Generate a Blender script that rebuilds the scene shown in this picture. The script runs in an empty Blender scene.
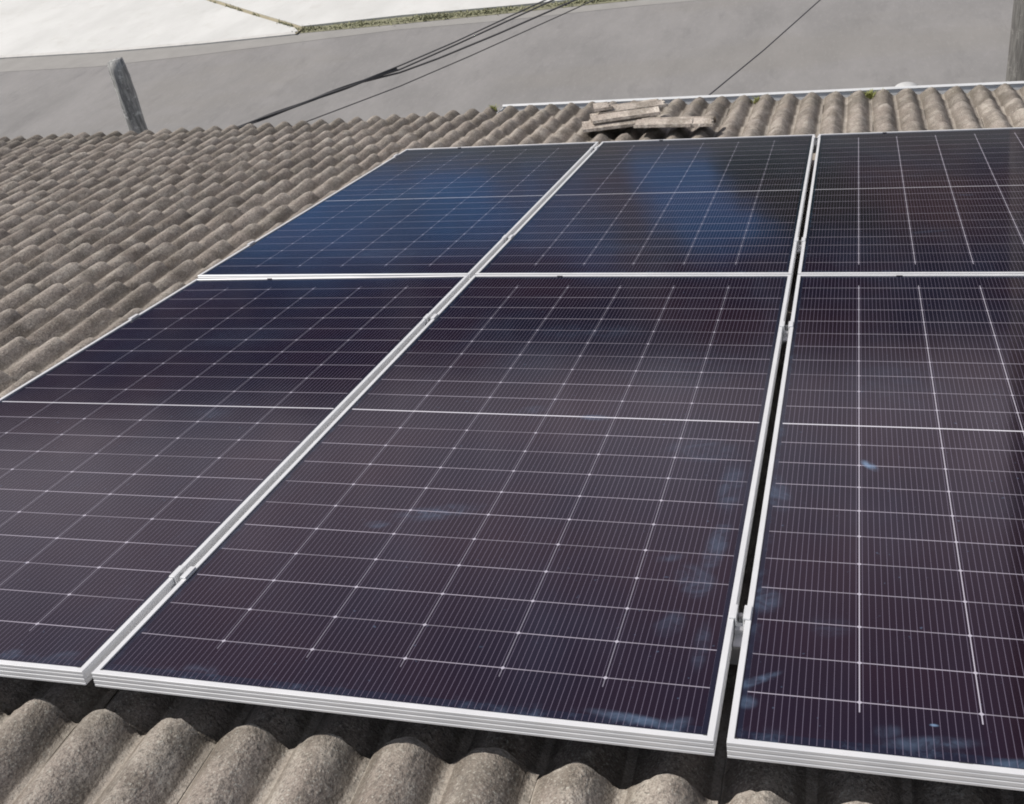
import bpy, bmesh, math, random
import numpy as np
from mathutils import Matrix, Vector
random.seed(7); rng = np.random.default_rng(7)
R = math.radians
SC = bpy.context.scene
COL = SC.collection

# ------------------------------------------------------------------ camera
SLOPE = R(14.0)                       # pitch of the roof, falling towards +Y
ROOF = Matrix.Rotation(-SLOPE, 4, 'X')  # roof frame -> world
cam_d = bpy.data.cameras.new('camera'); cam = bpy.data.objects.new('camera', cam_d); COL.objects.link(cam)
cam_d.sensor_fit = 'HORIZONTAL'; cam_d.sensor_width = 36.0
cam_d.lens = 1049.2728 / 1024 * 36.0
cam_d.shift_x = -76.28 / 1024; cam_d.shift_y = -123.80 / 1024
cam_d.clip_start = 0.02; cam_d.clip_end = 2000
rr = Vector((9.68412352e-01, 2.33444010e-01, -8.76436572e-02))
dn = Vector((-8.07985285e-04, -3.48542996e-01, -9.37292445e-01))
fw = Vector((-2.49352890e-01, 9.07756396e-01, -3.37344723e-01))
cm = Matrix(((rr.x, -dn.x, -fw.x, 1.35224742), (rr.y, -dn.y, -fw.y, -1.27149484), (rr.z, -dn.z, -fw.z, 1.23788118), (0, 0, 0, 1)))
cam.matrix_world = ROOF @ cm
SC.camera = cam

# ------------------------------------------------------------------ world and sun
SUN_AZ, SUN_EL = R(-91), R(51)        # azimuth from +Y towards +X
to_sun = Vector((math.sin(SUN_AZ) * math.cos(SUN_EL), math.cos(SUN_AZ) * math.cos(SUN_EL), math.sin(SUN_EL)))
world = bpy.data.worlds.new('World'); SC.world = world; world.use_nodes = True
wt = world.node_tree; wt.nodes.clear()

class G:
    """small helper for writing node graphs"""
    def __init__(s, tree): s.t = tree
    def n(s, kind, **kw):
        nd = s.t.nodes.new(kind)
        for k, v in kw.items(): setattr(nd, k, v)
        return nd
    def put(s, sock, v):
        if isinstance(v, bpy.types.NodeSocket): s.t.links.new(v, sock)
        elif v is not None:
            if sock.type == 'RGBA' and len(v) == 3: v = (*v, 1)
            sock.default_value = v
    def m(s, op, a, b=None, c=None, clamp=False):
        nd = s.n('ShaderNodeMath', operation=op); nd.use_clamp = clamp
        for i, v in enumerate((a, b, c)):
            if v is not None: s.put(nd.inputs[i], v)
        return nd.outputs[0]
    def mix(s, f, a, b, mode='MIX'):
        nd = s.n('ShaderNodeMix', data_type='RGBA', blend_type=mode); nd.clamp_factor = True
        s.put(nd.inputs['Factor'], f); s.put(nd.inputs['A'], a) if False else s.put(nd.inputs[6], a); s.put(nd.inputs[7], b)
        return nd.outputs[2]
    def sm(s, v, lo, hi, a=0.0, b=1.0):
        nd = s.n('ShaderNodeMapRange', interpolation_type='SMOOTHSTEP')
        s.put(nd.inputs[0], v)
        for i, q in zip((1, 2, 3, 4), (lo, hi, a, b)): s.put(nd.inputs[i], q)
        return nd.outputs[0]
    def noise(s, vec, scale, detail=4, rough=0.5, dist=0.0):
        nd = s.n('ShaderNodeTexNoise')
        if vec is not None: s.put(nd.inputs['Vector'], vec)
        s.put(nd.inputs['Scale'], scale); s.put(nd.inputs['Detail'], detail); s.put(nd.inputs['Roughness'], rough); s.put(nd.inputs['Distortion'], dist)
        return nd.outputs['Fac']
    def map(s, vec, loc=(0, 0, 0), rot=(0, 0, 0), sc=(1, 1, 1)):
        nd = s.n('ShaderNodeMapping'); s.put(nd.inputs[0], vec); nd.inputs[1].default_value = loc; nd.inputs[2].default_value = rot; nd.inputs[3].default_value = sc
        return nd.outputs[0]
    def xyz(s, vec):
        nd = s.n('ShaderNodeSeparateXYZ'); s.put(nd.inputs[0], vec); return nd.outputs
    def obj(s): return s.n('ShaderNodeTexCoord').outputs['Object']

g = G(wt)
sky = g.n('ShaderNodeTexSky', sky_type='NISHITA'); sky.sun_disc = False
sky.sun_elevation = SUN_EL; sky.sun_rotation = SUN_AZ; sky.air_density = 1.2; sky.dust_density = 1.5
gen = g.n('ShaderNodeTexCoord').outputs['Generated']
sx, sy, sz = g.xyz(gen)
el = g.m('MULTIPLY', g.m('ARCSINE', sz), 57.2958)
az = g.m('MULTIPLY', g.m('ARCTAN2', sx, sy), 57.2958)
w1 = g.noise(gen, 5.0, 5, 0.55)
elw = g.m('ADD', el, g.m('MULTIPLY', g.m('SUBTRACT', w1, 0.5), 5.0))
azw = g.m('ADD', g.m('ADD', az, g.m('MULTIPLY', el, -0.85)), g.m('MULTIPLY', g.m('SUBTRACT', g.noise(g.map(gen, (3, 1, 7)), 7.0, 5, .6), 0.5), 14.0))
clouds = g.sm(g.noise(g.map(gen, (1.3, 0.2, 0.4), sc=(1, 1, 2.2)), 2.6, 6, 0.55), 0.42, 0.6)
ccol = g.mix(g.noise(g.map(gen, (5, 5, 5)), 3.5, 4), (4.2, 4.3, 4.8), (7.6, 7.6, 7.8))
base = g.mix(clouds, sky.outputs[0], ccol)
# sky ahead shaped for panel reflections: veil, made-up dark band, blue and green patches
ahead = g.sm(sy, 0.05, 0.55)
dark_band = g.mix(g.sm(azw, -31.0, -20.0), (0.16, 0.26, 0.62), (0.40, 0.43, 0.58))
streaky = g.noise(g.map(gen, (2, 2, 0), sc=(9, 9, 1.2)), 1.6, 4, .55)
dark_band = g.mix(g.sm(streaky, .45, .65, 0, .55), dark_band, (1.5, 1.5, 1.7))
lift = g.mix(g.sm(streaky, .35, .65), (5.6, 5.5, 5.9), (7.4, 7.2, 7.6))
veil = g.mix(g.sm(elw, 8.8, 13.5), dark_band, g.mix(g.sm(el, 14, 30), lift, (2.6, 2.5, 3.2)))
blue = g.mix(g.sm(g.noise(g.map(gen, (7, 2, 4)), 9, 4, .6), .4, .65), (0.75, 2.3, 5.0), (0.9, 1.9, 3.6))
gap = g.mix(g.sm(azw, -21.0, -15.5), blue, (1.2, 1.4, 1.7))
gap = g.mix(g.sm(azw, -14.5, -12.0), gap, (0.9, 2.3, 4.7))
gap = g.mix(g.sm(azw, -8.5, -6.5), gap, (0.35, 0.62, 0.42))  # dark green sky patch standing in for reflected trees
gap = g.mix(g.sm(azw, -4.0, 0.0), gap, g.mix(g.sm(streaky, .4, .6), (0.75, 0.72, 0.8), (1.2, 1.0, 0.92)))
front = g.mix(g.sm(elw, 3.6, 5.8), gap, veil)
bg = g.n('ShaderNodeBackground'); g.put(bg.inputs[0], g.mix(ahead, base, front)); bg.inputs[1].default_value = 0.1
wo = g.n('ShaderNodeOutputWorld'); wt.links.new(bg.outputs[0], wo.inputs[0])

sd = bpy.data.lights.new('sun', 'SUN'); sd.energy = 4.7; sd.angle = R(0.9); sd.color = (1.0, 0.95, 0.88)
so = bpy.data.objects.new('sun', sd); COL.objects.link(so); so.location = (-8, 4, 12)
so.rotation_euler = to_sun.to_track_quat('Z', 'Y').to_euler()

SC.view_settings.view_transform = 'Standard'; SC.view_settings.look = 'None'
SC.view_settings.exposure = 0.0; SC.view_settings.gamma = 1.0; SC.view_settings.use_curve_mapping = False
SC.render.engine = 'CYCLES'; SC.cycles.filter_width = 1.9

# ------------------------------------------------------------------ materials
def mat(name):
    m = bpy.data.materials.new(name); m.use_nodes = True
    gg = G(m.node_tree); b = m.node_tree.nodes['Principled BSDF']
    return m, gg, b
def bump(gg, b, h, strength=0.4, dist=0.01):
    nd = gg.n('ShaderNodeBump'); nd.inputs['Strength'].default_value = strength; nd.inputs['Distance'].default_value = dist
    gg.put(nd.inputs['Height'], h); gg.t.links.new(nd.outputs[0], b.inputs['Normal'])

def mat_tile(name, light=1.0):
    m, q, b = mat(name)
    o = q.obj()
    att = q.n('ShaderNodeAttribute', attribute_name='tint').outputs['Fac']
    hgt = q.n('ShaderNodeAttribute', attribute_name='crest').outputs['Fac']
    fine = q.noise(o, 210, 3, 0.75); grit = q.noise(q.map(o, (3, 3, 3)), 95, 4, 0.7); med = q.noise(o, 40, 5, 0.65)
    big = q.noise(o, 3.1, 5, 0.6); mid = q.noise(q.map(o, (9, 4, 2), sc=(1, .55, 1)), 14, 5, 0.6)
    c = q.mix(q.sm(big, .3, .7), (0.170, 0.141, 0.120), (0.245, 0.213, 0.187))
    c = q.mix(q.sm(mid, 0.45, 0.68, 0, .65), c, (0.34, 0.31, 0.27))
    c = q.mix(q.sm(q.noise(q.map(o, (2, 7, 1)), 7, 6, .65), 0.45, .63, 0, .68), c, (0.092, 0.077, 0.062))
    yy = q.xyz(o)[1]
    c = q.mix(q.m('MULTIPLY', q.sm(yy, 5.35, 5.8), q.sm(q.noise(q.map(o, (1, 8, 2), sc=(1, .4, 1)), 9, 4, .6), .35, .6, .1, .75)), c, (0.10, 0.085, 0.066))
    c = q.mix(q.sm(med, 0.56, 0.70, 0, .45), c, (0.38, 0.35, 0.31))
    c = q.mix(q.sm(grit, 0.50, 0.66, 0, .62), c, (0.07, 0.062, 0.055))
    c = q.mix(q.sm(fine, 0.54, 0.68, 0, .5), c, (0.46, 0.47, 0.42))
    c = q.mix(q.sm(fine, 0.47, 0.34, 0, .75), c, (0.06, 0.055, 0.05))
    # dark lichen blots
    c = q.mix(q.m('MULTIPLY', q.sm(q.noise(q.map(o, (6, 6, 6)), 30, 5, .7, 1.0), .64, .69), q.sm(q.noise(o, 5, 3), .48, .6, 0, .85)), c, (0.05, 0.046, 0.04))
    c = q.mix(q.m('MULTIPLY', q.sm(hgt, 0.04, 0.09), q.sm(hgt, 0.15, 0.5, .5, 0)), c, (0.11, 0.095, 0.078))  # shade on the lower hump sides put into the tile colour
    c = q.mix(q.sm(hgt, 0.03, 0.07, .35, 0), c, (0.33, 0.30, 0.26))  # lit valley shelf painted paler
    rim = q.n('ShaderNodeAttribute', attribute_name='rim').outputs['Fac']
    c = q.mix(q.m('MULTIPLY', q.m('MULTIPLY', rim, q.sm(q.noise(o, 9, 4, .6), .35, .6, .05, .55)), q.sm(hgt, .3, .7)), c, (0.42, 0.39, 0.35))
    tone = q.m('MULTIPLY', q.m('MULTIPLY_ADD', att, 0.30, 1.14), light)
    mul = q.n('ShaderNodeVectorMath', operation='SCALE'); q.put(mul.inputs[0], c); q.put(mul.inputs[3], tone)
    q.put(b.inputs['Base Color'], mul.outputs[0]); b.inputs['Roughness'].default_value = 0.93; b.inputs['Specular IOR Level'].default_value = 0.25
    bump(q, b, q.m('ADD', q.m('ADD', q.m('MULTIPLY', fine, .5), q.m('MULTIPLY', grit, 1.0)), q.m('MULTIPLY', med, 2.0)), 0.8, 0.005)
    return m

def mat_simple(name, col, rough=0.6, metal=0.0, var=0.15, scale=30, bmp=0.0):
    m, q, b = mat(name); o = q.obj()
    n = q.noise(o, scale, 5, 0.6)
    c = q.mix(n, tuple(v * (1 - var) for v in col), tuple(min(1, v * (1 + var)) for v in col))
    q.put(b.inputs['Base Color'], c); b.inputs['Metallic'].default_value = metal
    q.put(b.inputs['Roughness'], q.m('MULTIPLY_ADD', n, 0.2, rough - 0.1))
    if bmp: bump(q, b, q.noise(o, scale * 4, 4, .65), bmp, 0.01)
    return m

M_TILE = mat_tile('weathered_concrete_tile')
M_SPARE = mat_tile('dusty_spare_tile', 1.7)
M_ALU = mat_simple('anodised_aluminium', (0.72, 0.725, 0.735), 0.42, 0.3, 0.11, 9)
M_ALUSIDE = mat_simple('anodised_aluminium_side', (0.80, 0.80, 0.80), 0.45, 0.35, 0.05, 18)
M_RAIL = mat_simple('raw_aluminium_rail', (0.45, 0.45, 0.46), 0.4, 0.6, 0.08, 25)
M_STEEL = mat_simple('zinc_bolt', (0.28, 0.28, 0.28), 0.35, 0.8, 0.1, 80)
M_DARK = mat_simple('dark_sealant', (0.03, 0.03, 0.032), 0.6, 0, 0.2, 60)
M_GUTTER = mat_simple('white_gutter_paint', (0.64, 0.65, 0.66), 0.5, 0, 0.10, 9)
M_CAP = mat_simple('dull_plastic', (0.46, 0.46, 0.455), 0.6, 0, 0.2, 25)
M_PLASTER = mat_simple('house_plaster', (0.55, 0.52, 0.47), 0.9, 0, 0.12, 4, 0.2)
M_WIRE = mat_simple('black_cable', (0.075, 0.073, 0.076), 0.6, 0, 0.2, 10)

# panel glass: silicon cells with ribbons, the gaps between them, smears of dust
PW, PL, PT, GX, GY = 1.134, 2.094, 0.030, 0.0203, 0.0105
CP, RP = 0.184, 0.0929
def mat_cells(name, smudges, colbright, seed):
    m, q, b = mat(name); o = q.obj()
    x, y, z = q.xyz(o)
    mx = (PW - 6 * CP) / 2
    u = q.m('SUBTRACT', x, mx)                                   # across the six columns
    yc = q.m('SUBTRACT', y, PL / 2); ay = q.m('ABSOLUTE', yc)    # from the middle bar
    inx = q.m('MULTIPLY', q.m('GREATER_THAN', u, 0.006), q.m('LESS_THAN', u, 6 * CP - 0.006))
    yin = 11 * RP - 0.006
    iny = q.m('LESS_THAN', ay, yin)
    inside = q.m('MULTIPLY', inx, iny)
    def line(coord, pitch, half):                                # 1 on a line at each multiple of pitch
        d = q.m('PINGPONG', coord, pitch / 2)
        return q.m('LESS_THAN', d, half)
    bus = q.m('MULTIPLY', line(q.m('ADD', u, CP / 32), CP / 16, 0.00052), q.m('MULTIPLY', inx, q.m('LESS_THAN', ay, PL / 2 - 0.016)))
    row = q.m('MULTIPLY', q.m('MULTIPLY', line(ay, RP, 0.0010), inside), q.m('GREATER_THAN', ay, 0.02))
    colm = q.m('MULTIPLY', q.m('MULTIPLY', line(u, CP, 0.0008 + 0.0001 * colbright), q.m('LESS_THAN', ay, 10 * RP + .022)), q.m('MULTIPLY', q.m('GREATER_THAN', u, 0.05), q.m('LESS_THAN', u, 6 * CP - 0.05)))
    du = q.m('PINGPONG', u, CP / 2); dv = q.m('PINGPONG', ay, RP / 2)
    dia = q.m('MULTIPLY', q.m('LESS_THAN', q.m('ADD', du, dv), 0.0045), q.m('MULTIPLY', inside, q.m('GREATER_THAN', u, 0.05)))
    dia = q.m('MULTIPLY', dia, q.m('LESS_THAN', u, 6 * CP - 0.05))
    bar = q.m('MULTIPLY', q.m('LESS_THAN', ay, 0.0022), q.m('MULTIPLY', q.m('GREATER_THAN', x, 0.018), q.m('LESS_THAN', x, PW - 0.018)))
    # cell colour: near black violet with slow shifts of hue, each cell a little different
    cid = q.n('ShaderNodeCombineXYZ'); q.put(cid.inputs[0], q.m('FLOOR', q.m('DIVIDE', u, CP))); q.put(cid.inputs[1], q.m('FLOOR', q.m('DIVIDE', yc, RP))); cid.inputs[2].default_value = seed
    wn = q.n('ShaderNodeTexWhiteNoise'); q.put(wn.inputs['Vector'], cid.outputs[0])
    hue = q.noise(q.map(o, (seed, 0, 0)), 1.6, 3)
    c = q.mix(q.sm(hue, 0.35, 0.65), (0.0045, 0.0034, 0.0105), (0.0115, 0.0042, 0.0088))
    c = q.mix(q.m('MULTIPLY', wn.outputs['Value'], 0.25), c, (0.0035, 0.0040, 0.009))
    c = q.mix(inside, (0.006, 0.008, 0.018), c)
    c = q.mix(q.m('MULTIPLY', bus, 0.85), c, (0.125, 0.108, 0.15))
    c = q.mix(q.m('MULTIPLY', row, q.sm(q.noise(q.map(o, (0, seed, 3), sc=(1, 40, 1)), 2.2, 2), .3, .6, .45, 1)), c, (0.34, 0.315, 0.37))
    c = q.mix(colm, c, (0.21, 0.20, 0.24) if colbright < 1 else (0.40, 0.38, 0.44))
    c = q.mix(dia, c, (0.40, 0.38, 0.44))
    c = q.mix(bar, c, (0.62, 0.61, 0.66))
    # dust film and wiped smears
    film = q.sm(q.noise(q.map(o, (seed, 2, 0), rot=(0, 0, .5), sc=(1, .45, 1)), 3.5, 6, .65), 0.45, 0.8, 0.0, 0.035)
    wisp = q.noise(q.map(o, (seed, 5, 0), rot=(0, 0, -.4), sc=(1, 1.3, 1)), 10, 5, .62, 2.2)
    sm = None
    for (cx, cy, rx, ry, ang, a) in smudges:
        v = q.map(o, (0, 0, 0)); ca, sa = math.cos(ang), math.sin(ang)
        dx = q.m('SUBTRACT', x, cx); dy = q.m('SUBTRACT', y, cy)
        p = q.m('DIVIDE', q.m('ADD', q.m('MULTIPLY', dx, ca), q.m('MULTIPLY', dy, sa)), rx)
        r = q.m('DIVIDE', q.m('SUBTRACT', q.m('MULTIPLY', dy, ca), q.m('MULTIPLY', dx, sa)), ry)
        e = q.m('SQRT', q.m('ADD', q.m('MULTIPLY', p, p), q.m('MULTIPLY', r, r)))
        k = q.m('MULTIPLY', q.sm(e, 0.25, 1.0, 1, 0), a)
        sm = k if sm is None else q.m('MAXIMUM', sm, k)
    edge = q.m('MULTIPLY', q.m('ADD', q.sm(y, .012, .05, 1, 0), q.m('MULTIPLY', q.sm(x, .012, .04, 1, 0), .5)), q.sm(q.noise(q.map(o, (seed, 0, 9)), 22, 5, .7), .48, .7, 0, .16))
    drops = q.sm(q.noise(q.map(o, (seed, 8, 9)), 75, 2, .5), .72, .80, 0, .22)
    film = q.m('ADD', film, q.m('ADD', edge, drops))
    dust = film
    if sm is not None:
        dust = q.m('ADD', film, q.m('MULTIPLY', sm, q.sm(wisp, 0.36, 0.66, 0.18, 1.0)))
    c = q.mix(dust, c, (0.16, 0.25, 0.38))
    q.put(b.inputs['Base Color'], c)
    q.put(b.inputs['Roughness'], q.m('MULTIPLY_ADD', q.noise(o, 6, 4), 0.06, 0.05))
    b.inputs['Specular Tint'].default_value = (1.0, 0.77, 1.0, 1); b.inputs['IOR'].default_value = 1.5; b.inputs['Specular IOR Level'].default_value = 0.5
    nb = q.noise(o, 2.2, 2)
    bump(q, b, nb, 0.05, 0.02)
    return m

def mat_road():
    m, q, b = mat('worn_asphalt'); o = q.obj()
    c = q.mix(q.sm(q.noise(q.map(o, sc=(1, .45, 1)), .9, 8, .68), .3, .7), (0.192, 0.187, 0.184), (0.240, 0.232, 0.228))
    c = q.mix(q.sm(q.noise(q.map(o, (4, 2, 0), sc=(1, .35, 1)), 2.6, 6, .65), .52, .72, 0, .35), c, (0.135, 0.132, 0.132))
    c = q.mix(q.sm(q.noise(q.map(o, (9, 2, 0), sc=(.4, 1, 1)), .45, 4, .55), .5, .64, 0, .4), c, (0.21, 0.20, 0.185))
    c = q.mix(q.sm(q.noise(q.map(o, sc=(1, .35, 1)), 17, 4, .75), .5, .72, 0, .2), c, (0.33, 0.32, 0.31))
    c = q.mix(q.sm(q.noise(o, 9, 3, .7), .68, .74, 0, .5), c, (0.12, 0.118, 0.115))
    q.put(b.inputs['Base Color'], c); b.inputs['Roughness'].default_value = .95; b.inputs['Specular IOR Level'].default_value = .2
    bump(q, b, q.noise(o, 80, 3, .7), .4, .01); return m
def mat_slab():
    m, q, b = mat('pale_concrete'); o = q.obj()
    c = q.mix(q.sm(q.noise(q.map(o, sc=(1, .5, 1)), .8, 7, .65), .3, .7), (0.49, 0.49, 0.475), (0.57, 0.57, 0.555))
    c = q.mix(q.sm(q.noise(q.map(o, (3, 1, 0)), 2.3, 6, .7), .52, .72, 0, .35), c, (0.42, 0.41, 0.38))
    c = q.mix(q.sm(q.noise(o, 11, 4, .7), .62, .72, 0, .4), c, (0.46, 0.44, 0.39))
    q.put(b.inputs['Base Color'], c); b.inputs['Roughness'].default_value = .95; b.inputs['Specular IOR Level'].default_value = .2
    return m
M_ROAD = mat_road(); M_SLAB = mat_slab()
M_KERB = mat_simple('grey_kerb', (0.50, 0.49, 0.47), .95, 0, .25, 5, .2)
M_DIRT = mat_simple('yellow_brown_dirt', (0.31, 0.275, 0.19), .97, 0, .35, 6, .3)
M_EDGE = mat_simple('sandy_road_edge', (0.250, 0.242, 0.23), .95, 0, .22, 2.2, .2)
M_VERGE = mat_simple('mossy_verge', (0.195, 0.19, 0.125), .97, 0, .4, 4, .3)
M_TERR = mat_simple('distant_ground', (0.055, 0.075, 0.07), 1, 0, .4, .2)
M_WALK = mat_simple('pavement_concrete', (0.36, 0.35, 0.33), .95, 0, .15, 3, .2)
M_GRASS = mat_simple('roadside_grass', (0.27, 0.27, 0.165), .9, 0, .5, 3)
M_MOSS = mat_simple('gutter_weed', (0.26, 0.27, 0.09), .9, 0, .4, 40)
def mat_post(name, lo, hi):
    m, q, b = mat(name); o = q.obj()
    c = q.mix(q.sm(q.noise(q.map(o, sc=(1, 1, .12)), 40, 5, .65), .35, .65), lo, hi)
    c = q.mix(q.sm(q.noise(o, 14, 5, .7), .55, .68, 0, .7), c, tuple(v * 1.7 for v in hi))
    q.put(b.inputs['Base Color'], c); b.inputs['Roughness'].default_value = .95; b.inputs['Specular IOR Level'].default_value = .2
    bump(q, b, q.noise(q.map(o, sc=(1, 1, .15)), 50, 5, .7), .7, .02); return m
M_POST = mat_post('weathered_post', (0.20, 0.20, 0.20), (0.42, 0.42, 0.41))
M_POLE = mat_post('pole_concrete', (0.115, 0.11, 0.106), (0.19, 0.185, 0.175))

# ------------------------------------------------------------------ builders
class MB:
    def __init__(s): s.v = []; s.f = []; s.mi = []; s.k = 0
    def add(s, vs, fs, mi=0):
        o = len(s.v); s.v += [tuple(v) for v in vs]; s.f += [tuple(i + o for i in f) for f in fs]; s.mi += [mi] * len(fs)
    def box(s, x0, x1, y0, y1, z0, z1, mi=0, M=None):
        vs = [(x, y, z) for z in (z0, z1) for y in (y0, y1) for x in (x0, x1)]
        if M: vs = [M @ Vector(v) for v in vs]
        s.add(vs, [(0, 2, 3, 1), (4, 5, 7, 6), (0, 1, 5, 4), (2, 6, 7, 3), (0, 4, 6, 2), (1, 3, 7, 5)], mi)
    def tube(s, pts, rad, n=10, cap=True, mi=0):
        pts = [Vector(p) for p in pts]; rs = rad if isinstance(rad, (list, tuple)) else [rad] * len(pts); vs = []; fs = []
        up = Vector((0, 0, 1))
        for i, p in enumerate(pts):
            d = (pts[min(i + 1, len(pts) - 1)] - pts[max(i - 1, 0)]).normalized()
            a = d.cross(up if abs(d.z) < .95 else Vector((1, 0, 0))).normalized(); b = d.cross(a)
            for k in range(n):
                t = 2 * math.pi * k / n; vs.append(p + rs[i] * (math.cos(t) * a + math.sin(t) * b))
        for i in range(len(pts) - 1):
            for k in range(n): fs.append((i * n + k, i * n + (k + 1) % n, (i + 1) * n + (k + 1) % n, (i + 1) * n + k))
        if cap: fs.append(tuple(range(n))[::-1]); fs.append(tuple((len(pts) - 1) * n + k for k in range(n)))
        s.add(vs, fs, mi)
    def extrude(s, prof, axis_pts, mi=0):
        """closed 2D profile of (across, up) swept along two frames (origin, across_vec, up_vec)"""
        n = len(prof); vs = []
        for (o, a, u) in axis_pts: vs += [Vector(o) + p[0] * Vector(a) + p[1] * Vector(u) for p in prof]
        fs = []
        for j in range(len(axis_pts) - 1):
            for k in range(n): fs.append((j * n + k, j * n + (k + 1) % n, (j + 1) * n + (k + 1) % n, (j + 1) * n + k))
        fs.append(tuple(range(n))[::-1]); fs.append(tuple((len(axis_pts) - 1) * n + k for k in range(n)))
        s.add(vs, fs, mi)
    def build(s, name, m, parent=None, smooth=False, bevel=0, M=None):
        me = bpy.data.meshes.new(name); me.from_pydata(s.v, [], s.f)
        for mm in (m if isinstance(m, (list, tuple)) else [m]): me.materials.append(mm)
        for p, i in zip(me.polygons, s.mi): p.material_index = i; p.use_smooth = smooth
        bm = bmesh.new(); bm.from_mesh(me); bmesh.ops.recalc_face_normals(bm, faces=bm.faces); bm.to_mesh(me); bm.free()
        o = bpy.data.objects.new(name, me); COL.objects.link(o)
        if parent is not None: o.parent = parent
        if M is not None: o.matrix_local = M
        if bevel:
            md = o.modifiers.new('bevel', 'BEVEL'); md.width = bevel; md.segments = 2; md.limit_method = 'ANGLE'; md.angle_limit = R(40)
        return o
def tag(o, label=None, cat=None, group=None, kind=None):
    for k, v in (('label', label), ('category', cat), ('group', group), ('kind', kind)):
        if v: o[k] = v
    return o
def empty(name, M, label, cat, group=None):
    o = bpy.data.objects.new(name, None); COL.objects.link(o); o.empty_display_size = .1; o.matrix_world = M
    return tag(o, label, cat, group)
def copy_tree(o, M):
    c = o.copy(); COL.objects.link(c); c.matrix_world = M
    for ch in o.children:
        d = ch.copy(); COL.objects.link(d); d.parent = c
        for gch in ch.children:
            e = gch.copy(); COL.objects.link(e); e.parent = d
    return c
T = lambda x, y, z=0.0: Matrix.Translation((x, y, z))
def on_roof(x, y, z=0.0): return ROOF @ T(x, y, z)

# ------------------------------------------------------------------ ground across the street
ZG = -5.0
def sheet(name, poly, z, m, thick=None, label=None):
    b = MB(); n = len(poly)
    if thick is None: b.add([(x, y, z) for x, y in poly], [tuple(range(n))])
    else:
        b.add([(x, y, z) for x, y in poly] + [(x, y, z - thick) for x, y in poly], [tuple(range(n))] + [(k, (k + 1) % n, n + (k + 1) % n, n + k) for k in range(n)])
    o = b.build(name, m); tag(o, label, None, None, 'structure'); return o
sheet('ground', [(-600, -400), (600, -400), (600, 900), (-600, 900)], ZG - .03, M_TERR)
sheet('road', [(-60, 7.6), (60, 9.5), (60, 23.6), (-2.5, 17.75), (-9.3, 17.2), (-60, 15.0)], ZG, M_ROAD)
sheet('sidewalk', [(-60, 5.4), (60, 5.4), (60, 9.5), (-60, 7.6)], ZG + .12, M_WALK, .16)
# far pavement: a ramped slab on the left, a slab behind the weeds on the right, a dirty joint between
kerb_l = [(-60, 14.75), (-15.97, 16.82), (-13.5, 16.78), (-11.29, 16.90), (-9.3, 17.10)]
sheet('pavement_ramp', kerb_l + [(-9.46, 17.30), (-10.95, 18.28), (-12.98, 19.66), (-17.5, 22.7), (-28.0, 29.8), (-60, 51.5)], ZG + .05, M_SLAB, .09)
sheet('pavement_slab', [(-9.35, 17.38), (-7.3, 17.62), (-5.0, 17.75), (-2.5, 18.0), (10, 19.2), (60, 24.0), (60, 60), (-60, 60), (-60, 51.7), (-27.9, 29.95), (-17.4, 22.82), (-12.9, 19.76), (-10.87, 18.38)], ZG + .05, M_SLAB, .09)
sheet('joint_dirt', [(-9.3, 17.0), (-9.28, 17.42), (-10.8, 18.42), (-12.8, 19.8), (-17.3, 22.9), (-60, 51.8), (-60, 51.4), (-17.6, 22.6), (-13.05, 19.6), (-11.0, 18.2)], ZG + .035, M_DIRT)
b = MB()
kp = [(-60, 14.67), (-15.97, 16.74), (-13.5, 16.70), (-11.29, 16.82), (-9.33, 17.02)]
for (a, c) in zip(kp, kp[1:]):
    a = Vector((*a, 0)); c = Vector((*c, 0)); t = (c - a).normalized(); nrm = Vector((-t.y, t.x, 0))
    b.add([a, c, c + nrm * .07, a + nrm * .07, a + Vector((0, 0, .030)), c + Vector((0, 0, .030)), c + nrm * .07 + Vector((0, 0, .053)), a + nrm * .07 + Vector((0, 0, .053))],
          [(0, 1, 5, 4), (4, 5, 6, 7), (2, 3, 7, 6)])
ko = b.build('kerb', M_KERB, M=T(0, 0, ZG)); tag(ko, kind='structure')
sheet('verge', [(-9.4, 17.08), (-7.2, 17.24), (-5.2, 17.42), (-2.5, 17.7), (10, 18.7), (60, 23.4), (60, 24.1), (10, 19.3), (-2.5, 18.1), (-7.3, 17.66), (-9.4, 17.42)], ZG + .009, M_VERGE)
sheet('road_edge', [(-60, 13.9), (-15.9, 16.0), (-13.2, 15.98), (-11.2, 16.25), (-9.2, 16.60), (-7.1, 16.95), (-5, 17.08), (-2.5, 17.38), (10, 18.3), (10, 18.85), (-2.5, 17.75), (-7.2, 17.28), (-9.3, 17.12), (-11.29, 16.86), (-13.5, 16.74), (-15.97, 16.78), (-60, 14.7)], ZG + .004, M_EDGE)
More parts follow.
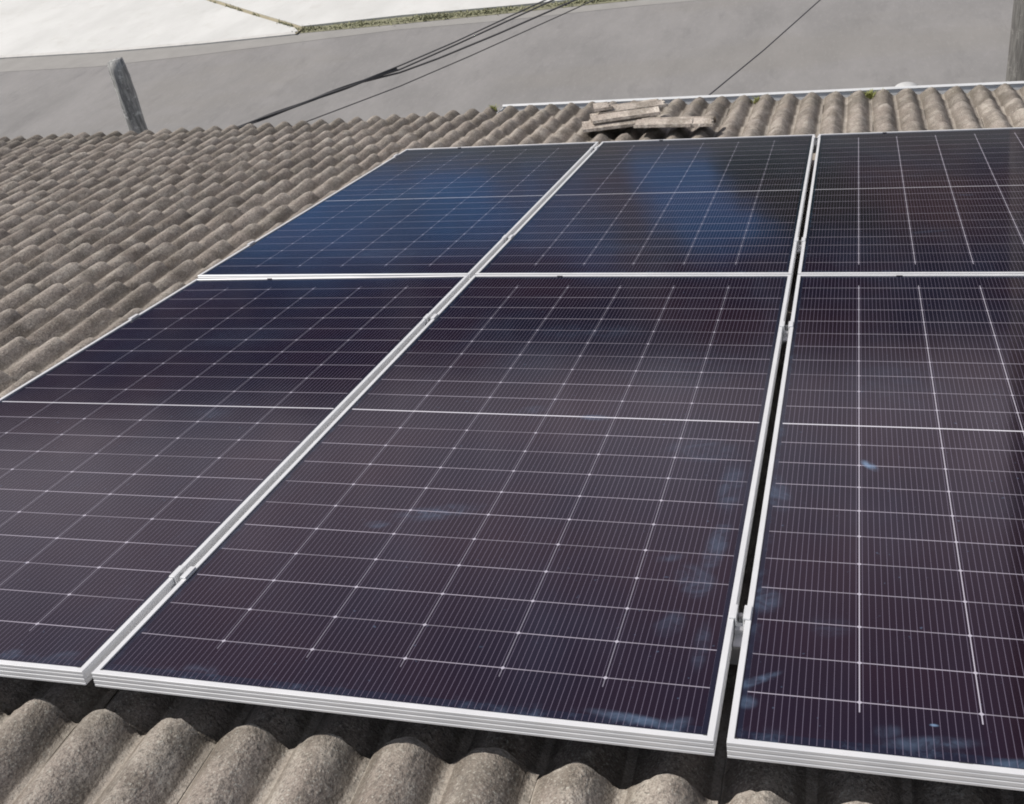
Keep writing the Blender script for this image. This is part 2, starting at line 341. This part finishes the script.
# weeds and grass along the far kerb
b = MB()
def blade(bb, x, y, z, h, w, lean, yaw):
    dx, dy = math.cos(yaw), math.sin(yaw)
    a = Vector((x - dy * w, y + dx * w, z)); c = Vector((x + dy * w, y - dx * w, z))
    mpt = Vector((x + dx * lean * .4, y + dy * lean * .4, z + h * .6)); t = Vector((x + dx * lean, y + dy * lean, z + h))
    s1 = Vector((-dy * w * .7, dx * w * .7, 0))
    bb.add([a, c, mpt - s1, mpt + s1, t], [(0, 1, 2, 3), (3, 2, 4)])
vx = [-9.4, -7.2, -5.2, -2.5, 10]; vy = [17.24, 17.42, 17.60, 17.90, 19.0]
for i in range(5200):
    x = random.uniform(-9.45, 3.0); y = float(np.interp(x, vx, vy)) + random.gauss(0, .075)
    dens = .5 + .5 * math.sin(x * 3.1) * math.sin(x * 1.27 + 1)
    if random.random() > .35 + .65 * dens: continue
    h = random.uniform(.015, .055) * (.6 + .8 * dens); blade(b, x, y, ZG + .009, h, random.uniform(.008, .018), random.uniform(.0, .07), random.uniform(0, 6.28))
for i in range(420):
    tt = random.random() ** 1.6; x = -9.5 - 3.6 * tt; y = 17.35 + 2.42 * tt + random.gauss(0, .03)
    if math.sin(x * 5) * math.sin(x * 2.3) < .05: continue
    blade(b, x, y, ZG + .035, random.uniform(.02, .07), .01, .03, random.uniform(0, 6.28))
go = b.build('grass', M_GRASS); tag(go, 'strip of low weeds and grass along the far kerb of the street', None, None, 'stuff')

# ------------------------------------------------------------------ the house: tiled roof, gutter, walls
PITCH, PH = 0.152, -0.06               # hump pitch; crests at (k + PH) * PITCH
CREST, DEPTH, EXPO, EAVE = -0.0955, 0.047, 0.2835, 5.900
XL, XR, YB = -9.0, 5.2, -2.8
def sag(x, y):
    t = np.clip((-1.2 - x) / 4.2, 0, 1.0); return -0.068 * (1 - (1 - t) ** 2) * np.clip(y / EAVE, 0, 1.1)
NS = 14
phase = np.linspace(0, 2, 2 * NS + 1)                # two humps per tile, starts in a valley
def prof(ph):
    """rounded hump, steeper on its right side, with a narrow flat shelf before the next one"""
    f = (ph % 1.0) - 0.5
    w = np.where(f < 0, f / 1.0, np.minimum(f / 0.80, 0.5))
    return np.cos(np.pi * w) ** 2 * 0.30 + 0.70 * np.sqrt(np.clip(1 - (2 * w) ** 2, 0, 1)) * np.cos(np.pi * w) ** 0.5
house = empty('house', Matrix.Identity(4), 'house under a weathered grey tiled roof with a white gutter', 'house')
V = []; F = []; TINT = []; CR = []; RIM = []
ends = [0.021 + EXPO * k for k in range(-9, 21)] + [EAVE]
ncol = int((XR - XL) / (2 * PITCH)) + 1
k0 = math.floor(XL / (2 * PITCH))
off = 0
pz = prof(phase) * DEPTH
for r, ye in enumerate(ends):
    if ye < YB: continue
    expo = EXPO if ye < 5.7 else EAVE - (0.021 + EXPO * 20)
    for c in range(ncol):
        x0 = (2 * (k0 + c) - 0.5 + PH) * PITCH
        tint = rng.random(); dz = rng.normal(0, .0022); dyy = rng.normal(0, .006); rot = rng.normal(0, .004); sl = rng.normal(0, .0012)
        chip = rng.random() < .14
        step = 0.029 if expo > .2 else .018
        ys = np.array([ye, ye - .012, ye - expo * .5, ye - expo - .045]) + dyy
        xs = x0 + phase * PITCH + rng.normal(0, .0012)
        nz = len(phase); rows = []
        cc = (xs - x0 - PITCH)
        edge = rng.normal(0, .0016, nz)
        if chip:
            ci = rng.integers(0, nz - 3); edge[ci:ci + 3] -= rng.uniform(.004, .016)
        for j, yv in enumerate(ys):
            t = (ye + dyy - yv) / expo
            base = CREST - DEPTH - step * t + dz
            zz = base + pz * (1 + sl * 4) + cc * sl
            yy = yv + rot * cc + (edge if j < 2 else 0)
            if j == 0: zz = zz - .0035
            zz = zz + sag(xs, yy) + 0.0030 * np.sin(xs * 61 + yv * 23 + tint * 6) * np.sin(yv * 37 + xs * 19) + rng.normal(0, .0007, nz)
            rows.append(np.stack([xs, yy * np.ones(nz), zz], 1))
        low = rows[0].copy(); low[:, 2] -= .013; low[:, 1] -= .002         # the thickness of the lower end
        low2 = low.copy(); low2[:, 1] -= .05
        allr = [low2, low, rows[0] + np.array([0, 0, .0004])] + rows
        V.append(np.concatenate(allr)); m_ = len(allr)
        idx = np.arange(m_ * nz).reshape(m_, nz) + off
        for lo, hi in ((0, 2), (3, m_ - 1)):      # end face and top share no vertices: a crisp arris
            q4 = idx[lo:hi + 1]; F.append(np.stack([q4[:-1, :-1], q4[:-1, 1:], q4[1:, 1:], q4[1:, :-1]], -1).reshape(-1, 4))
        # side lips of the tile, a thin return into the valley
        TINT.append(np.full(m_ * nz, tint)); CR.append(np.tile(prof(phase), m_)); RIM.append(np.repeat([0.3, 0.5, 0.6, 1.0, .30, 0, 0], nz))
        off += m_ * nz
V = np.concatenate(V); F = np.concatenate(F); TINT = np.concatenate(TINT); CR = np.concatenate(CR); RIM = np.concatenate(RIM)
# the near tiles are seen large: fine unevenness of the cast surface
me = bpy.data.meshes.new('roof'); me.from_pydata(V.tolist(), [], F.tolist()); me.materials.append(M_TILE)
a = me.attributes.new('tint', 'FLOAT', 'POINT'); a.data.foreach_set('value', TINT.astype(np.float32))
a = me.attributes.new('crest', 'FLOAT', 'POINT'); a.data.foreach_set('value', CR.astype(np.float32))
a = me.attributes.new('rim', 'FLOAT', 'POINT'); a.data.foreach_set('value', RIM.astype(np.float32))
me.polygons.foreach_set('use_smooth', [True] * len(me.polygons)); me.update()
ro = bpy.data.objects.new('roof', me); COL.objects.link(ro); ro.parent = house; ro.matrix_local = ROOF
# boarding under the tiles
b = MB(); b.box(XL + .1, XR - .1, YB - .2, EAVE - .12, -.42, -.32); b.build('roof_deck', M_PLASTER, house, M=ROOF)
# gutter along the right part of the eave
gp = [(5.83, -.30), (5.83, -.195), (5.835, -.195), (5.835, -.293), (5.965, -.293), (5.965, -.125), (5.958, -.115), (5.966, -.103), (5.988, -.105), (5.994, -.115), (5.987, -.129), (5.973, -.133), (5.973, -.30)]
b = MB(); b.extrude(gp, [((-1.16, 0, 0), (0, 1, 0), (0, 0, 1)), ((1.9, 0, .004), (0, 1, 0), (0, 0, 1)), ((XR, 0, 0), (0, 1, 0), (0, 0, 1))])
gu = b.build('gutter', M_GUTTER, house, M=ROOF)
b = MB(); b.box(-1.163, -1.157, 5.83, 5.985, -.30, -.13); b.build('end_cap', M_GUTTER, gu)
b = MB(); b.box(-1.15, XR - .05, 5.79, 5.82, -.34, -.19); b.build('fascia', M_GUTTER, house, M=ROOF)
b = MB(); b.box(XL + .5, XR - .5, -2.2, 5.1, ZG - .02, -1.75); b.build('wall', M_PLASTER, house)
# rounded cap on the outside of the gutter
b = MB(); n = 16
for j in range(7):
    t = j / 6 * math.pi / 2; rad = .085 * math.cos(t); hh = .05 * math.sin(t)
    b.v += [(rad * math.cos(2 * math.pi * k / n), rad * math.sin(2 * math.pi * k / n), hh) for k in range(n)]
for j in range(6): b.f += [(j * n + k, j * n + (k + 1) % n, (j + 1) * n + (k + 1) % n, (j + 1) * n + k) for k in range(n)]
b.v += [(.085 * math.cos(2 * math.pi * k / n), .085 * math.sin(2 * math.pi * k / n), -.10) for k in range(n)]
b.f += [(7 * n + k, 7 * n + (k + 1) % n, (k + 1) % n, k) for k in range(n)]; b.mi = [0] * len(b.f)
co = b.build('gutter_outlet_cap', M_CAP, house, smooth=True, M=ROOF @ T(1.665, 6.07, -.140))

# ------------------------------------------------------------------ mounting rails and clamps
rail_y = [0.275, 1.672, 2.495, 4.085]
rp = [(-.02, -.037), (.02, -.037), (.02, 0), (.007, 0), (.007, -.010), (.014, -.010), (.014, -.016), (-.014, -.016), (-.014, -.010), (-.007, -.010), (-.007, 0), (-.02, 0)]
rail_labels = ['aluminium mounting rail showing in the gap near the lower edge of the panels', 'aluminium mounting rail under the upper end of the front row of panels',
               'aluminium mounting rail under the near end of the back row of panels', 'aluminium mounting rail nearest the eave, under the far end of the back row']
for i, y in enumerate(rail_y):
    b = MB(); b.extrude(rp, [((-1.19, 0, 0), (0, 1, 0), (0, 0, 1)), ((2.36, 0, 0), (0, 1, 0), (0, 0, 1))])
    o = b.build('mounting_rail', M_RAIL); o.matrix_world = on_roof(0, y, -PT - .001); tag(o, rail_labels[i], 'mounting rail', 'rails under the panels')

def hexbolt(rad, z0, z1):
    b = MB(); ring = [(rad * math.cos(k * math.pi / 3), rad * math.sin(k * math.pi / 3)) for k in range(6)]
    b.add([(x, y, z0) for x, y in ring] + [(x, y, z1) for x, y in ring], [tuple(range(6)), tuple(range(6, 12))] + [(k, (k + 1) % 6, 6 + (k + 1) % 6, 6 + k) for k in range(6)])
    return b
def make_clamp(M, label, cat):
    t = empty('mid_clamp', M, label, cat, 'clamps between the panels'); h = .019
    b = MB()
    b.box(-.0195, -.0085, -h, h, .0006, .0040); b.box(.0085, .0195, -h, h, .0006, .0040)          # wings on the frames
    b.box(-.0085, -.0062, -h, h, -.020, .0040); b.box(.0062, .0085, -h, h, -.020, .0040)          # walls of the channel
    b.box(-.0062, .0062, -h, h, -.020, -.0175)
    b.build('clamp_body', M_ALU, t, bevel=.0006)
    hexbolt(.0058, -.0170, -.003).build('bolt', M_STEEL, t)
    b = MB(); b.box(-.0085, .0085, -.062, -.024, -.0305, -.024); b.box(-.0085, .0085, -.030, -.0195, -.024, -.014)
    b.build('slide_nut', M_RAIL, t)
    return t
cl = [(-GX / 2, .30), (-GX / 2, 1.695), (-GX / 2, 2.535), (-GX / 2, 4.051), (PW + GX / 2, .312), (PW + GX / 2, 1.66), (PW + GX / 2, 2.463), (PW + GX / 2, 4.13)]
cl_lab = ['mid clamp on the slanting left seam of the panels, nearest the lower edge', 'mid clamp on the slanting left seam just below the cross seam',
          'mid clamp on the slanting left seam just above the cross seam', 'mid clamp at the eave end of the slanting left seam',
          'mid clamp with bolt in the dark right gap, nearest the lower edge', 'mid clamp in the dark right gap just below the cross seam',
          'mid clamp in the dark right gap just above the cross seam', 'mid clamp at the eave end of the dark right gap']
proto = None
for (x, y), lab in zip(cl, cl_lab):
    if proto is None: proto = o = make_clamp(on_roof(x, y), lab, 'clamp')
    else: o = copy_tree(proto, on_roof(x, y))
    o['label'] = lab
def make_end(M, label):
    t = empty('end_clamp', M, label, 'clamp', 'clamps on the outer left edge'); b = MB()
    b.box(0, .010, -.022, .022, .0006, .0042); b.box(-.0032, 0, -.022, .022, -.030, .0042); b.box(-.024, -.0032, -.022, .022, -.030, -.026)
    b.build('clamp_body', M_ALU, t, bevel=.0006)
    hexbolt(.006, 0, .008).build('bolt', M_STEEL, t, M=T(-.013, 0, -.026)); return t
xl = -GX - PW - .0005
e0 = make_end(on_roof(xl, 1.70, -.0136), 'end clamp on the outer left edge beside the upper front panel corner')
for y, lab in ((2.50, 'end clamp on the outer left edge just above the cross seam'), (4.041, 'end clamp on the outer left edge near the far left corner')):
    copy_tree(e0, on_roof(xl, y, -.0045))['label'] = lab

# ------------------------------------------------------------------ solar panels
def frame_mesh():
    """mitred aluminium frame: lip on top, grooved outer face"""
    p = [(0, -PT), (0.0, -.0262), (.0006, -.0256), (.0006, -.0236), (0, -.0230), (0, -.0168), (.0006, -.0162), (.0006, -.0136), (0, -.0130), (0, -.0078), (.0006, -.0072), (.0006, -.0058), (0, -.0052),
         (0, -.0006), (.0006, 0), (.0104, 0), (.0110, -.0006), (.0110, -.0030), (.0040, -.0030), (.0040, -PT + .002), (.025, -PT + .002), (.025, -PT)]
    n = len(p); vs = []; cs = [(0, 0, 1, 1), (PW, 0, -1, 1), (PW, PL, -1, -1), (0, PL, 1, -1)]
    for (x, y, sx_, sy_) in cs: vs += [(x + sx_ * q[0], y + sy_ * q[0], q[1]) for q in p]
    b = MB(); fs = []
    for c in range(4):
        d = (c + 1) % 4
        for k in range(n): fs.append((c * n + k, c * n + (k + 1) % n, d * n + (k + 1) % n, d * n + k))
    b.add(vs, fs); return b
fr_proto = None
def panel(col, row, label, smudges, seed):
    x = {-1: -GX - PW, 0: 0.0, 1: PW + GX}[col]; y = row * (PL + GY)
    global fr_proto
    M = on_roof(x, y)
    if col == -1: M = on_roof(-GX, y) @ Matrix.Rotation(-(.012 if row == 0 else .004), 4, 'Y') @ T(-PW, 0)    # settled a little with the roof on its left side
    t = empty('solar_panel', M, label, 'solar panel', 'solar panels on the roof')
    if fr_proto is None: o = fr_proto = frame_mesh().build('frame', M_ALU, t)
    else: o = fr_proto.copy(); COL.objects.link(o); o.parent = t
    b = MB(); b.box(.0042, PW - .0042, .0042, PL - .0042, -.0070, -.0032)
    gl = b.build('cell_glass', mat_cells('cell_glass_%d' % seed, smudges, 2 if col == 1 else 0, seed), t)
    # dark drainage notches in the inner lip
    for (a, c, e, f_) in ((.0112, .0095, .006, .0022), (PW - .0112 - .006, .0095, .006, .0022), (PW * .30, .0098, .02, .0016), (PW * .28, PL - .0115, .02, .0016)):
        b = MB(); b.box(a, a + e, c, c + f_, -.003, .0004); b.build('drain_notch', M_DARK, t)
    return t
X1 = PW + GX; Y1 = PL + GY
panel(-1, 0, 'front left solar panel, its outer edge cut by the left of the photo', [(1.06, .036, .05, .02, .3, .10), (.95, .03, .03, .02, .2, .12), (.75, 1.0, .1, .04, 0, .04), (.55, 1.55, .25, .12, .4, .05)], 1)
panel(0, 0, 'front middle solar panel, the largest and only one wholly in the foreground', [(1.0, .032, .10, .014, -.1, .36), (1.075, .03, .03, .02, .6, .25), (.70, 1.045, .055, .02, .0, .30), (.52, 1.075, .06, .03, .35, .12), (.45, .58, .13, .04, .3, .16),
      (.33, .52, .04, .02, 0, .16), (1.075, .52, .03, .12, -.1, .17), (1.05, .40, .05, .07, .5, .16), (1.02, .27, .035, .05, -.3, .12), (1.085, .22, .02, .08, 0, .12), (1.08, .75, .04, .14, 0, .12), (1.0, .9, .12, .07, 0, .10), (.99, .47, .04, .018, .4, .10), (.9, 1.35, .2, .2, .2, .035), (.2, .04, .05, .02, 0, .12), (.55, 1.6, .25, .08, 0, .05)], 2)
panel(1, 0, 'front right solar panel beyond the dark gap with a blue smudge near its middle', [(.222, .862, .035, .016, -.9, .75), (.03, .143, .06, .012, .6, .40), (.022, .094, .022, .02, .2, .25), (.028, .36, .04, .05, 0, .22), (.028, .73, .035, .09, .2, .20), (.15, .30, .05, .04, 0, .06),
      (.30, .046, .10, .018, .15, .22), (.24, .06, .03, .02, .3, .16), (.42, .022, .06, .014, .1, .28), (.311, .084, .009, .004, 0, 1.0), (.3, 1.3, .2, .2, 0, .03)], 3)
panel(-1, 1, 'back left solar panel reflecting blue sky beside the roof tiles', [(.7, .25, .3, .08, 0, .08), (.4, 1.2, .3, .2, .4, .05)], 4)
panel(0, 1, 'back middle solar panel, just below the stack of spare tiles', [(.5, .3, .2, .08, 0, .05)], 5)
panel(1, 1, 'back right solar panel beyond the dark gap, cut by the right of the photo', [(.62, .92, .05, .015, 0, .22), (.45, .45, .1, .02, .2, .08)], 6)

# ------------------------------------------------------------------ spare tiles lying by the eave
def spare_tile(M, label, nseg=36, length=.42, width=.31, broken=0.0):
    """a flanged tile: flat lip along the near side, then two low humps; thick visible side"""
    tt = np.linspace(0, 1, nseg + 1); ph = tt * 2
    zz = np.where(tt < .13, .012, .008 + .028 * np.abs(np.sin((tt - .13) / .87 * 2 * math.pi)) ** 1.2)
    b = MB(); st = 6; vs = []
    for side in (0, -.018):
        for j in range(st + 1):
            s_ = j / st
            for i in range(nseg + 1):
                xx = (s_ - .5) * length + (broken * math.sin(i * 1.7) * .01 if j == st else 0) - (broken * i / nseg * .06 if j == st else 0)
                vs.append((xx, ph[i] / 2 * width - width / 2, zz[i] + side))
    n = nseg + 1; h = (st + 1) * n; fs = []
    for j in range(st):
        for i in range(nseg):
            a_ = j * n + i; fs.append((a_, a_ + 1, a_ + n + 1, a_ + n)); fs.append((h + a_, h + a_ + n, h + a_ + n + 1, h + a_ + 1))
    for j in range(st):
        fs.append((j * n, (j + 1) * n, h + (j + 1) * n, h + j * n)); fs.append((j * n + nseg, h + j * n + nseg, h + (j + 1) * n + nseg, (j + 1) * n + nseg))
    for i in range(nseg):
        fs.append((i, h + i, h + i + 1, i + 1)); a_ = st * n + i; fs.append((a_, a_ + 1, h + a_ + 1, h + a_))
    b.add(vs, fs)
    o = b.build('roof_tile', M_SPARE, smooth=False); o.matrix_world = M
    at = o.data.attributes.new('tint', 'FLOAT', 'POINT'); at.data.foreach_set('value', [random.random()] * len(o.data.vertices))
    at = o.data.attributes.new('crest', 'FLOAT', 'POINT'); at.data.foreach_set('value', [1.0] * len(o.data.vertices))
    return tag(o, label, 'roof tile', 'spare tiles stacked by the eave')
def tilt(x, y, z, yaw, rx=0, ry=0): return on_roof(x, y, z) @ Matrix.Rotation(yaw, 4, 'Z') @ Matrix.Rotation(rx, 4, 'X') @ Matrix.Rotation(ry, 4, 'Y')
spare_tile(tilt(-.10, 5.00, -.080, .26, -.10, -.03), 'lowest loose tile of the left stack by the eave')
spare_tile(tilt(-.06, 5.08, -.044, .29, -.11, -.04), 'second loose tile of the left stack by the eave, above a dark hollow')
spare_tile(tilt(-.03, 5.18, -.018, .27, -.10, -.04), 'topmost long loose tile of the left stack by the eave', width=.24, broken=1)
spare_tile(tilt(-.20, 5.09, .008, .27, -.10, -.04), 'short pale broken tile piece on the left end of the stack', length=.11, width=.15, broken=1)
spare_tile(tilt(.24, 4.88, -.062, -.03, -.13, .01), 'loose tile lying to the right of the stack, against the panel edge', length=.34)
spare_tile(tilt(.465, 4.87, -.064, -.03, -.12, .01), 'short pale tile piece at the right end of the row of loose tiles', length=.15, width=.27, broken=1)
# ------------------------------------------------------------------ weeds in the gutter
def tuft(x, y, z, n, h, spread, label):
    b = MB()
    for i in range(n):
        a_ = random.uniform(0, 6.28); r_ = abs(random.gauss(0, spread))
        blade(b, r_ * math.cos(a_), r_ * math.sin(a_) * .6, 0, random.uniform(.4, 1) * h, random.uniform(.003, .006), random.uniform(.01, .05), random.uniform(0, 6.28))
    o = b.build('weed_tuft', M_MOSS); o.matrix_world = Matrix.Translation(ROOF @ Vector((x, y, z))); return tag(o, label, 'weed', 'weeds growing along the gutter')
tuft(.70, 5.86, -.150, 130, .05, .035, 'yellowish weed tuft at the gutter right of the single wire')
tuft(1.425, 5.87, -.142, 170, .05, .04, 'greener weed tuft at the gutter left of the white cap')
tuft(-1.20, 5.88, -.125, 40, .05, .02, 'tiny weed tuft at the left end of the gutter')

# ------------------------------------------------------------------ posts
def post(name, base, top, r0, r1, m, label, cat, n=18, rough=.006, cut=0.006):
    b = MB(); base = Vector(base); top = Vector(top); st = 40; vs = []; fs = []
    for j in range(st + 1):
        s_ = j / st; p = base.lerp(top, s_); r_ = (r0 + (r1 - r0) * s_) * (1.0 if not cut else {st: .80, st - 1: .97}.get(j, 1.0))
        for k in range(n):
            t = 2 * math.pi * k / n; q_ = r_ + rough * (math.sin(k * 2.3 + j * .21) + .6 * math.sin(k * 5.1 + j * .83)) + random.gauss(0, rough * .3)
            vs.append((p.x + q_ * math.cos(t) - base.x, p.y + q_ * math.sin(t) - base.y, p.z - base.z + (cut * math.cos(t) + random.gauss(0, cut * .35) if j == st else 0)))
    for j in range(st):
        for k in range(n): fs.append((j * n + k, j * n + (k + 1) % n, (j + 1) * n + (k + 1) % n, (j + 1) * n + k))
    fs.append(tuple(st * n + k for k in range(n))); b.add(vs, fs)
    o = b.build(name, m, smooth=True); o.location = base; return tag(o, label, cat)
post('wooden_post', (-5.40, 6.84, ZG + .1), (-5.085, 6.8, -1.414), .066, .080, M_POST, 'short dark weathered post standing beyond the left part of the roof', 'post')
post('utility_pole', (2.64, 7.0, ZG + .1), (2.66, 7.0, 4.0), .235, .125, M_POLE, 'tall grey concrete pole at the right edge of the photo beyond the gutter', 'utility pole', 24, .003, .0)

# ------------------------------------------------------------------ overhead cables
def wire(name, pts, rad, label, group=None, sagv=.0, n=8):
    P = [Vector(p) for p in pts]; o = P[0]; full = []
    for a_, c_ in zip(P, P[1:]):
        for k in range(12):
            s_ = k / 12; p = a_.lerp(c_, s_); p.z -= sagv * 4 * s_ * (1 - s_); full.append(p - o)
    full.append(P[-1] - o)
    b = MB(); b.tube(full, rad, n); w = b.build(name, M_WIRE, smooth=True); w.location = o
    return tag(w, label, 'cable', group)
wg = 'cables running from the eave over the street'
def on_and_on(P, d=9.0):
    a_, c_ = Vector(P[-2]), Vector(P[-1]); return P + [tuple(c_ + (c_ - a_).normalized() * d)]
bp = [Vector(p) for p in [(-5.3, 5.12, -2.08), (-4.3, 5.75, -1.90), (-3.637, 6.2, -1.829), (-3.234, 6.509, -1.797), (-2.798, 6.828, -1.757), (-2.50, 7.041, -1.738)]]
b = MB(); dirv = (bp[-1] - bp[0]).normalized(); sa = dirv.cross(Vector((0, 0, 1))).normalized(); sb = dirv.cross(sa)
for j in range(4):
    pts = []; tl = 0
    for a_, c_ in zip(bp, bp[1:]):
        for k in range(14):
            p = a_.lerp(c_, k / 14); ang = (tl + (c_ - a_).length * k / 14) * 3.2 + j * math.pi / 2; rad = .009 * (1 + .35 * math.sin(3 * ang + j))
            pts.append(p + sa * rad * math.cos(ang) + sb * rad * math.sin(ang) - bp[0])
        tl += (c_ - a_).length
    b.tube(pts, .0072, 7)
w = b.build('cable_bundle', M_WIRE, smooth=True); w.location = bp[0]; tag(w, 'thick dark twisted bundle of cables just above the left roof edge', 'cable', wg)
wire('overhead_wire', on_and_on([(-2.797, 6.828, -1.752), (-2.495, 7.041, -1.714), (-2.068, 7.333, -1.643), (-1.647, 7.611, -1.554), (-1.279, 7.851, -1.479), (-1.047, 8.0, -1.43)]), .007, 'upper wire fanning out of the thick cable bundle', wg)
wire('overhead_wire', on_and_on([(-2.798, 6.828, -1.757), (-2.506, 7.041, -1.75), (-2.049, 7.35, -1.667), (-1.572, 7.664, -1.57), (-1.269, 7.862, -1.508), (-0.969, 8.053, -1.445)]), .008, 'middle wire fanning out of the thick cable bundle', wg)
wire('overhead_wire', on_and_on([(-2.799, 6.828, -1.762), (-2.513, 7.041, -1.778), (-2.213, 7.249, -1.75), (-1.745, 7.562, -1.68), (-1.343, 7.822, -1.606), (-1.1, 7.979, -1.562), (-0.773, 8.186, -1.506)]), .009, 'lower wire fanning out of the thick cable bundle', wg)
wire('overhead_wire', on_and_on([(-4.3, 5.7, -2.08), (-3.292, 6.509, -1.978), (-2.961, 6.749, -1.947), (-2.546, 7.041, -1.905), (-1.988, 7.414, -1.812), (-1.228, 7.904, -1.665), (-0.739, 8.213, -1.564)]), .0055, 'thin separate wire running below the cable bundle', wg)
wire('overhead_wire', on_and_on([(0.1, 5.6, -1.73), (0.277, 6.2, -1.744), (0.63, 7.036, -1.748), (1.035, 8.0, -1.721), (1.24, 8.402, -1.695)]), .0055, 'single thin wire crossing the road above the middle of the gutter')
